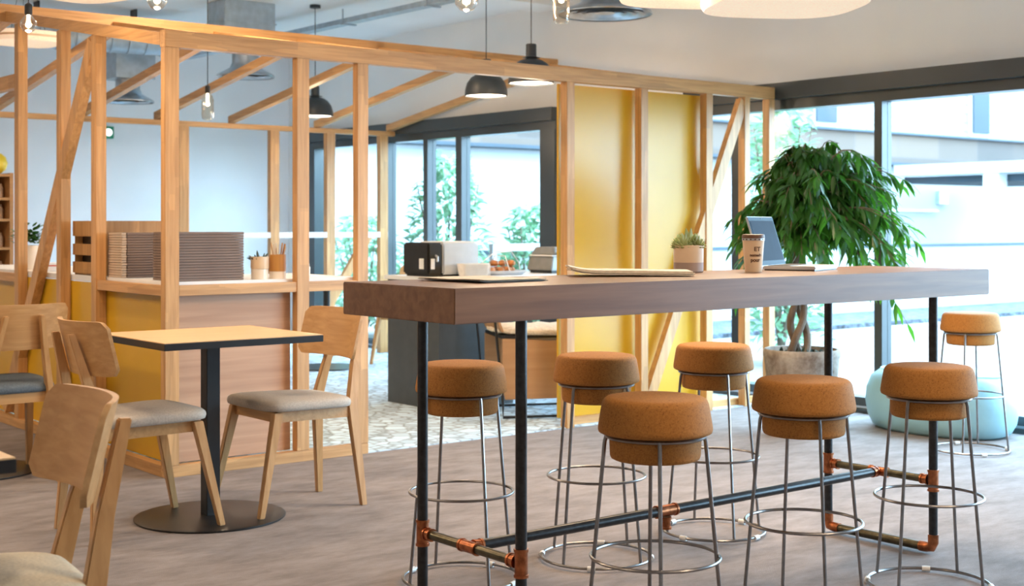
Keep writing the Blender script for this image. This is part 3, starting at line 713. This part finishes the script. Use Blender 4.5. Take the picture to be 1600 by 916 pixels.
vs = [(-.30-(z-.5)*.3, y, z) for y, z in bp]+[(-.30, .235, .54), (-.30, -.235, .54)]
vs2 = [(x+.015, y, z) for x, y, z in vs]; n = len(vs)
back.add(vs+vs2, [tuple(range(n)), tuple(reversed(range(n, 2*n)))]+[(i, (i+1) % n, n+(i+1) % n, n+i) for i in range(n)])
back.build('backrest', M['ply'], lc)
for s in (-1, 1):
    MB().tube([(-.36, s*.275, .70), (-.30, s*.275, .10), (-.30, s*.275, .012), (.34, s*.275, .012), (.38, s*.275, .52)], .009, 8).build('leg_frame', M['black'], lc, smooth=True)
MB().tube([(.34, -.275, .012), (.34, .275, .012)], .009, 8).build('floor_bar', M['black'], lc)

# ------------------------------------------------------------------ ficus in stone pot
px_, py_ = 6.26, 5.12
fi = thing('ficus_tree', 'braided ficus tree in a weathered stone pot by the window', 'plant', (px_, py_, 0))
MB().lathe([(.001,0),(.165,0),(.172,.01),(.215,.44),(.222,.455),(.222,.49),(.214,.497),(.200,.495),(.196,.45),(.001,.44)], 56, cap=False).build('pot', M['stonepot'], fi, smooth=True, sharp=50)
so = MB().lathe([(.195,.451),(.12,.462),(.001,.468)], 24)
so.build('soil', M['soil'], fi)
gc = MB()
for k in range(70):
    a = random.random()*2*PI; r = random.uniform(.05, .17); fleshy(gc, (r*math.cos(a), r*math.sin(a), .455), (random.uniform(-1,1), random.uniform(-1,1), random.uniform(.3,1.2)), random.uniform(.03,.07), .012, .003)
gc.build('ground_cover', plain('dark moss', (.015,.035,.025), .8), fi)
cx0, cy0 = .01, .03
for k in range(3):
    pts = []; rr = []
    for i in range(30):
        t = i/29; a = 2*PI*k/3+t*PI*1.9+.5; r = .012+.04*(1-t)**1.5+.011*math.sin(t*PI*2.0)**2
        pts.append((cx0+r*math.cos(a), cy0+r*math.sin(a), .45+.72*t)); rr.append(.024-.010*t)
    MB().tube(pts, rr, 10).build('trunk', M['bark'], fi, smooth=True)
crown = MB(); twigs = MB()
def leaf(mb, p, d, L, wd, up):
    d = d.normalized(); a = d.cross(up)
    if a.length < .05: a = d.orthogonal()
    a.normalize(); nrm = a.cross(d).normalized()
    P = []
    for q, k, s in ((0,.12,0),(.22,.75,.0),(.5,1,-.02),(.78,.62,-.09),(1,.03,-.2)):
        c = p+d*L*q+Vector((0,0,1))*L*s; P += [c-a*wd*k+nrm*wd*.25*k, c, c+a*wd*k+nrm*wd*.25*k]
    fs = []
    for i in range(4):
        fs += [(i*3, i*3+1, i*3+4, i*3+3), (i*3+1, i*3+2, i*3+5, i*3+4)]
    mb.add(P, fs)
top = Vector((.02, .03, 1.17))
lean = Vector((.781, -.6247, 0))      # the crown grows towards the open window side
for k in range(190):
    a = random.random()*2*PI
    lift = random.uniform(.22, .58) if k % 3 else random.uniform(.05, .3)
    R_ = random.uniform(.10, .56)*(1-.35*max(0, (lift-.3)/.3)); droop = random.uniform(.12, .40)*(R_/.4)
    side = Vector((math.cos(a), math.sin(a), 0)); off = lean*(.12*max(0, side.dot(lean))+.07); R_ *= 1-.16*max(0, -side.dot(lean))
    if k % 5 == 0 and side.dot(lean) > .2: droop += .18
    pts = []
    for i in range(9):
        t = i/8
        pts.append(top+(side*R_+off)*t+Vector((0,0,lift*math.sin(min(1, t*1.3)*PI/2)-droop*t*t)))
    twigs.tube(pts, [.006*(1-.75*i/8) for i in range(9)], 5)
    for i in range(2, 9):
        for j in range(4):
            tt = min(.999, (i-1+random.random())/8); q = tt*8; i0 = int(q); p = pts[i0].lerp(pts[min(8, i0+1)], q-i0)
            dr = (side*random.uniform(.1, 1.0)+Vector((random.uniform(-.8,.8), random.uniform(-.8,.8), random.uniform(-1.3,.25)-.45*t)))
            leaf(crown, p, dr, random.uniform(.08, .14), random.uniform(.012, .018), Vector((random.uniform(-.3,.3), random.uniform(-.3,.3), 1)))
twigs.build('branches', M['bark'], fi, smooth=True)
crown.build('foliage', M['leaf'], fi, smooth=True, sharp=60)

# ------------------------------------------------------------------ pouf
pf = thing('pouf', 'pale blue oval pouf by the window behind the lone stool', 'pouf', (6.97, 4.67, 0))
MB().rings([supel(0, 0, .285*g, .47*g, z, 56, 2.3) for g, z in ((.80,0),(.90,.02),(.97,.08),(1,.16),(.985,.24),(.92,.31),(.80,.35),(.55,.375),(.2,.385),(.02,.386))]).build('body', M['pouf'], pf, smooth=True, sharp=80)
MB().tube([(.285*.81*math.cos(t*PI/24), .47*.81*math.sin(t*PI/24), .352) for t in range(48)], .006, 6, True).build('piping', M['pouf'], pf, smooth=True)
MB().tube([(-.06,-.1,.38),(-.05,-.05,.405),(-.04,.03,.405),(-.03,.08,.385)], .010, 8).build('handle', M['pouf'], pf, smooth=True)

# ------------------------------------------------------------------ pendants
def dome(u, v, z, lab):
    t = thing('pendant_lamp', lab, 'lamp', (u, v, z))
    prof = [(.150,0),(.149,.012),(.147,.045),(.135,.090),(.108,.128),(.075,.150),(.045,.158),(.030,.162)]
    MB().lathe(prof+[(r-.004, zz-.004) for r, zz in reversed(prof[1:])]+[(.146,0)], 48, cap=False).build('lamp_shade', M['lampblack'], t, smooth=True, sharp=50)
    MB().lathe([(.028,.163),(.06,.168),(.035,.176),(.034,.255),(.030,.258),(.001,.259)], 24, cap=False).build('cap', M['lampblack'], t, smooth=True, sharp=40)
    MB().lathe([(.144,.008),(.001,.010)], 40).build('diffuser', M['shade_in'], t, smooth=True)
    MB().tube([(0,0,.259),(0,0,CZ-z-.02)], .0035, 6).build('cord', M['black'], t)
    MB().lathe([(.045,CZ-z-.025),(.045,CZ-z-.001)], 20).build('canopy', M['lampblack'], t)
    l = bpy.data.lights.new('lamp_light', 'POINT'); l.energy = 10; l.color = WARM; l.shadow_soft_size = .08
    o = bpy.data.objects.new('lamp_light', l); COL.objects.link(o); o.parent = t; o.location = (0, 0, -.07)
dome(5.77, 7.50, 2.115, 'dark dome pendant lamp in the middle of the row over the back counter')
dome(5.60, 6.80, 2.135, 'dark dome pendant lamp right of the row, its cap above the timber beam')
dome(5.78, 9.85, 2.12, 'farthest dark dome pendant lamp, half behind a timber post')

def bulb(u, v, z, lab, glow, r=.04, glassy='globe', on=True):
    t = thing('bulb_pendant', lab, 'lamp', (u, v, z))
    gm = bpy.data.materials.get('smoked glass bulb')
    if not gm:
        gm = bpy.data.materials.new('smoked glass bulb'); gm.use_nodes = True; n = gm.node_tree.nodes; l = gm.node_tree.links; n.remove(n['Principled BSDF'])
        a = n.new('ShaderNodeBsdfTransparent'); a.inputs[0].default_value = (.93, .88, .80, 1); g = n.new('ShaderNodeBsdfGlossy'); g.inputs['Roughness'].default_value = .05
        f = n.new('ShaderNodeLayerWeight'); f.inputs[0].default_value = .35; mx = n.new('ShaderNodeMixShader')
        l.new(f.outputs['Facing'], mx.inputs[0]); l.new(a.outputs[0], mx.inputs[1]); l.new(g.outputs[0], mx.inputs[2]); l.new(mx.outputs[0], n['Material Output'].inputs[0])
    if glassy == 'globe': prof = [(.001,0),(r*.6,r*.2),(r*.95,r*.65),(r,r),(r*.9,r*1.4),(r*.55,r*1.85),(r*.35,r*2.1)]; h = r*2.1
    else: prof = [(r*.6,0),(r*.9,r*.25),(r,r*.8),(r,r*3.6),(r*.7,r*4.2),(r*.3,r*4.5)]; h = r*4.5
    MB().lathe(prof, 32, cap=False).build('glass', gm, t, smooth=True)
    MB().lathe([(.014,h),(.018,h+.005),(.018,h+.05),(.004,h+.06)], 16).build('socket', M['black'], t, smooth=True, sharp=40)
    zb = h*.45 if glassy == 'globe' else h*.6
    MB().lathe([(.001,zb-r*.35),(r*.3,zb-r*.2),(r*.36,zb),(r*.22,zb+r*.4),(.008,h)], 16).build('filament', M['bulb'] if on else M['potpeach'], t, smooth=True)
    MB().tube([(0,0,h+.06),(0,0,CZ-z-.001)], .003, 6).build('cord', M['black'], t)
    if on:
        l = bpy.data.lights.new('lamp_light', 'POINT'); l.energy = glow; l.color = WARM; l.shadow_soft_size = .03
        o = bpy.data.objects.new('lamp_light', l); COL.objects.link(o); o.parent = t; o.location = (0, 0, -.02)
bulb(2.31, 5.19, 2.09, 'glowing round bulb pendant above the corner of the timber partition', 6)
bulb(2.25, 6.52, 2.14, 'glowing bulb pendant at the upper left behind the leftmost posts', 10)
bulb(4.27, 8.75, 1.95, 'tall clear glass cylinder pendant hanging inside the timber frame', 8, glassy='tall', r=.042)
bulb(3.59, 4.81, 2.16, 'clear glass globe pendant at top centre above the bar table', 4, r=.052)
bulb(3.92, 4.55, 2.11, 'clear glass cylinder pendant at top, left of the round metal diffuser', 4, glassy='tall', r=.038)

def felt_lamp(u, v, z, r, rz, lab, power):
    t = thing('felt_pendant', lab, 'lamp', (u, v, z), rz, 'cream felt panel lamps')
    MB().rings([supel(0, 0, r*g, r*g, zz, 64, 3.2) for g, zz in ((.05,.006),(.90,.004),(.965,0),(1,.02),(1,.05),(.97,.068),(.9,.07),(.05,.07))]).build('lamp_shade', M['felt'], t, smooth=True, sharp=60)
    MB().rings([supel(0, 0, r*g, r*g, zz, 64, 3.2) for g, zz in ((1.0,.028),(1.006,.032),(1.006,.038),(1.0,.042))], cap=False).build('seam', M['potpeach'], t)
    for a in range(3):
        x, y = r*.6*math.cos(a*2.1), r*.6*math.sin(a*2.1)
        MB().tube([(x, y, .07), (0, 0, CZ-z-.02)], .0015, 5).build('cord', M['black'], t)
    MB().lathe([(.05, CZ-z-.022), (.05, CZ-z-.001)], 20).build('canopy', M['clip'], t)
    l = bpy.data.lights.new('lamp_light', 'AREA'); l.shape = 'DISK'; l.size = r*1.5; l.energy = power; l.color = WARM
    o = bpy.data.objects.new('lamp_light', l); COL.objects.link(o); o.parent = t; o.location = (0, 0, -.006)
felt_lamp(4.63, 3.88, 2.17, .34, math.radians(-30), 'larger cream felt lamp at top right above the bar table', 34)
felt_lamp(4.50, 4.28, 2.25, .34, math.radians(-30), 'cream felt lamp at top, left of and behind the larger one', 16)
felt_lamp(2.16, 5.62, 2.19, .20, .3, 'cream felt lamp at the top left above the partition corner', 7)
felt_lamp(3.10, 9.03, 2.42, .22, 0, 'small cream felt lamp at upper left inside the timber frame', 8)
# added ceiling lamps, all out of view, giving warm fill light
for (u, v, p) in ((3.0, 1.2, 34), (-1.2, 3.0, 18), (0.3, 5.2, 30), (3.6, -.6, 24), (-.5, 8.5, 60), (3.9, 7.6, 30)):
    t = thing('fill_lamp', 'added round fill lamp on the ceiling, out of view', 'lamp', (u, v, CZ-.06), 0, 'added fill lamps')
    MB().lathe([(.20, .0), (.22, .01), (.22, .059), (.001, .059)], 40, cap=False).build('housing', M['clip'], t, smooth=True, sharp=40)
    MB().lathe([(.2, .002), (.001, .001)], 40).build('diffuser', M['shade_in'], t)
    l = bpy.data.lights.new('lamp_light', 'AREA'); l.shape = 'DISK'; l.size = .38; l.energy = p; l.color = WARM
    o = bpy.data.objects.new('lamp_light', l); COL.objects.link(o); o.parent = t; o.location = (0, 0, -.006)

def diffuser(u, v, z, r, lab, box=None, ztop=None):
    t = thing('air_diffuser', lab, 'vent', (u, v, z))
    MB().lathe([(r*.98,0),(r,.008),(r*.97,.02),(r*.80,.045),(r*.55,.075),(r*.46,.12),(r*.46,.2)], 48, cap=False).build('cone', M['grille'], t, smooth=True, sharp=60)
    c = MB()
    for q in (.86, .66, .46): c.lathe([(r*q, .004), (r*(q-.12), .03), (r*(q-.13), .026), (r*(q-.01), 0)], 48, cap=False)
    c.lathe([(.001, .0), (r*.22, .01), (r*.1, .05), (.001, .055)], 32, cap=False)
    c.build('vanes', M['grille'], t, smooth=True, sharp=50)
    top = (ztop or CZ)-z
    if box:
        a, b = box; MB().box(-a, a, -a, a, .2, .2+b).build('plenum_box', M['galv'], t, bevel=.003)
        if top > .2+b: MB().lathe([(r*.4, .2+b), (r*.4, top-.001)], 32, cap=False).build('neck_duct', M['galv'], t, smooth=True)
    elif top > .2: MB().lathe([(r*.46, .2), (r*.46, top-.001)], 32, cap=False).build('neck_duct', M['galv'], t, smooth=True)
    return t
diffuser(6.36, 6.92, 2.67, .33, 'large round metal air diffuser at top centre under the ceiling')
diffuser(4.84, 11.49, 2.30, .23, 'round metal air diffuser below a grey box, behind the corner posts', (.18, .24))
diffuser(5.30, 10.16, 2.44, .24, 'round metal air diffuser below the grey duct box', None, 2.749)
dbx = thing('duct_box', 'grey galvanised duct box hanging above the timber beam', 'duct', (5.03, 10.0, 2.75))
MB().box(0, .46, 0, .32, 0, .299).build('body', M['galv'], dbx, bevel=.004)
MB().box(-.008, .468, -.008, .328, .12, .13).build('flange', M['galv'], dbx)
sd = thing('spiral_duct', 'blue-grey spiral ventilation duct running below the ceiling at upper left', 'duct', (3.4, 11.2, 2.80))
MB().tube([(0,0,0),(.9,-.1,0),(1.75,-.22,0)], .125, 28).build('pipe', M['galv'], sd, smooth=True)
for k in range(12):
    x = .08+k*.145; MB().tube([(x,-.125*x,0),(x+.012,-.125*x-.0015,0)], .132, 28).build('rib', M['galv'], sd, smooth=True, sharp=40)
for x in (.5, 1.3): MB().box(x-.006, x+.006, -.1-.1*x, .02-.1*x, .12, .249).build('hanger', M['black'], sd)
ctr = thing('cable_tray', 'pale cable tray with corrugated conduit under the ceiling', 'cable tray', (5.95, 6.2, 2.88))
MB().box(-.05, .05, 0, 6.5, 0, .012).box(-.05, -.045, 0, 6.5, .012, .04).box(.045, .05, 0, 6.5, .012, .04).build('tray', M['galv'], ctr)
pts = [(.0, i*.02, .03) for i in range(0, 140)]
MB().tube(pts, [.022 if i % 2 else .017 for i in range(140)], 10).build('conduit', M['clip'], ctr)
MB().tube([(.02, 2.8, .03), (.01, 6.4, .03)], .02, 10).build('pipe', M['clip'], ctr, smooth=True)
for y in (.6, 2.2, 3.4, 5.0): MB().tube([(-.055, y, .0), (-.055, y, .115), (-.055, y, .118)], .006, 6).box(-.07, .07, y-.015, y+.015, -.012, -.001).build('hanger', M['galv'], ctr)
es = thing('exit_sign', 'small green exit sign with white lit pictogram on the back wall', 'sign', (5.24, 12.93, 2.13))
MB().box(-.065, .065, 0, .069, -.06, .06).build('housing', M['green_sign'], es, bevel=.004)
MB().lathe([(.001, 0), (.045, 0)], 24, cap=False).build('x', M['signwhite']).name = 'tmp'
bpy.data.objects.remove(bpy.data.objects['tmp'])
sg = MB(); sg.add([(.01+.038*math.cos(a*PI/10), -.002, .038*math.sin(a*PI/10)) for a in range(20)]+[(.01+.038*math.cos(a*PI/10), -.0005, .038*math.sin(a*PI/10)) for a in range(20)], [tuple(range(20)), tuple(range(39, 19, -1))]+[(i, (i+1) % 20, 20+(i+1) % 20, 20+i) for i in range(20)])
sg.build('pictogram', M['signwhite'], es)

# ------------------------------------------------------------------ outdoors
struct('floor_terrace', MB().box(7.5, 60, -20, 60, -.3, -.03), M['deck'])
gv = MB().box(10.4, 34, 10.2, 11.58, -.0299, .02).build('gravel_bed', add_bump(M['gravel'], 14, 1, .05)); tag(gv, 'grey gravel bed in front of the white garden wall', 'gravel', kind='stuff')
gw = thing('garden_wall', 'low white garden wall with grey coping outside the window', 'wall', (8.2, 11.6, -.03))
MB().box(0, 22, 0, .16, 0, .93).build('wall_body', M['outwhite'], gw)
MB().box(-.03, 22.03, -.03, .19, .9301, .97).build('coping', M['outgrey'], gw)
pl_ = thing('wall_planter', 'wooden planter box on the garden wall at right edge', 'planter', (15.05, 11.68, .94))
MB().hexa([(-.12,-.08,0),(.28,-.08,0),(.28,.08,0),(-.12,.08,0)], [(-.15,-.09,.15),(.3,-.09,.15),(.3,.09,.15),(-.15,.09,.15)]).build('box', M['terracotta'], pl_)
MB().lathe([(.001,.151),(.12,.16),(.09,.20),(.001,.22)], 16).build('plants', M['shrub'], pl_)
rl = thing('garden_rail', 'white horizontal garden rail outside the far window', 'railing', (7.75, 10.0, -.03))
MB().box(0, 2.3, -.03, .03, 1.0, 1.07).build('rail', M['outwhite'], rl)
for x in (.0, 1.1, 2.24): MB().box(x, x+.05, -.025, .025, 0, .9995).build('post', M['outwhite'], rl)
def shrub(u, v, h, r, n, lab):
    t = thing('garden_shrub', lab, 'shrub', (u, v, -.03), 0)
    mb = MB(); st_ = MB()
    for k in range(7):
        a = k*.9; st_.tube([(0,0,0),(r*.4*math.cos(a),r*.4*math.sin(a),h*.5),(r*.7*math.cos(a),r*.7*math.sin(a),h*.85)], [.02,.014,.006], 5)
    for k in range(n):
        a = random.random()*2*PI; q = random.random(); zz = h*(.06+.94*random.random()); rad = r*math.sqrt(q)*(1.0-.55*max(0, zz/h-.5)*2)
        leaf(mb, Vector((rad*math.cos(a), rad*math.sin(a), zz)), Vector((math.cos(a), math.sin(a), random.uniform(-.7,.8))), random.uniform(.08,.15), .028, Vector((random.uniform(-.6,.6), random.uniform(-.6,.6), 1)))
    mb.build('foliage', M['shrub'], t); st_.build('stems', M['bark'], t)
shrub(7.98, 11.0, 1.95, .45, 1300, 'tall pale green shrub outside the far window, left of the mullions')
shrub(8.80, 10.7, 1.45, .34, 900, 'low green shrub outside the far window behind the coffee machine')
shrub(9.85, 10.9, 1.65, .45, 1200, 'rounded green shrub outside the far window above the pastry tray')
shrub(8.2, 12.9, 1.35, .5, 1000, 'small green shrub outside the leftmost far pane')
shrub(9.5, 8.0, 2.5, .38, 1300, 'tall narrow shrub outside, seen between the last two partition posts')
pg = thing('pergola', 'white steel pergola beyond the garden wall', 'pergola', (21.1, 12.9, -.03))
MB().box(-.15, .15, -.6, 2.1, 2.14, 2.33).build('beam', M['outwhite'], pg)
MB().box(-.13, .13, 0, .3, 0, 2.139).build('post', M['outwhite'], pg)
MB().box(.16, 3.5, -.6, 2.1, 2.0, 2.12).build('roof', M['outgrey'], pg)
MB().box(3.3, 3.5, 0, .2, 0, 1.99).build('post', M['outwhite'], pg)
hs = thing('white_outbuilding', 'white outbuilding with weathered stone roof band', 'building', (9, 15.5, -.03))
MB().box(0, 40, 0, 3, 0, 2.35).build('wall_body', M['outwhite'], hs)
MB().box(.0, 40, -.35, 3.1, 2.351, 2.40).build('gutter', M['outgrey'], hs)
MB().box(.0, 40, -.3, 3.1, 2.401, 2.92).build('roof_band', M['roofstone'], hs)
MB().box(-.1, 40, -.38, 3.15, 2.921, 2.96).build('ridge_cap', M['outgrey'], hs)
MB().box(12, 14, -.06, -.001, 1.5, 1.54).box(14, 14.3, -.08, -.001, 1.65, 1.9).build('wall_fitting', M['galv'], hs)
bb = thing('brick_building', 'tall whitewashed brick building behind the outbuilding', 'building', (9, 19, -.03))
MB().box(-9, 45, 0, 4, 0, 9).build('wall_body', M['brickwhite'], bb)
for x in (14.6, 20.6): 
    f = MB().box(x-.08, x+.78, -.08, -.001, 3.4, 4.7).build('window', M['outwhite'], bb); MB().box(x, x+.7, -.12, -.081, 3.5, 4.6).build('pane', M['outgrey'], f)
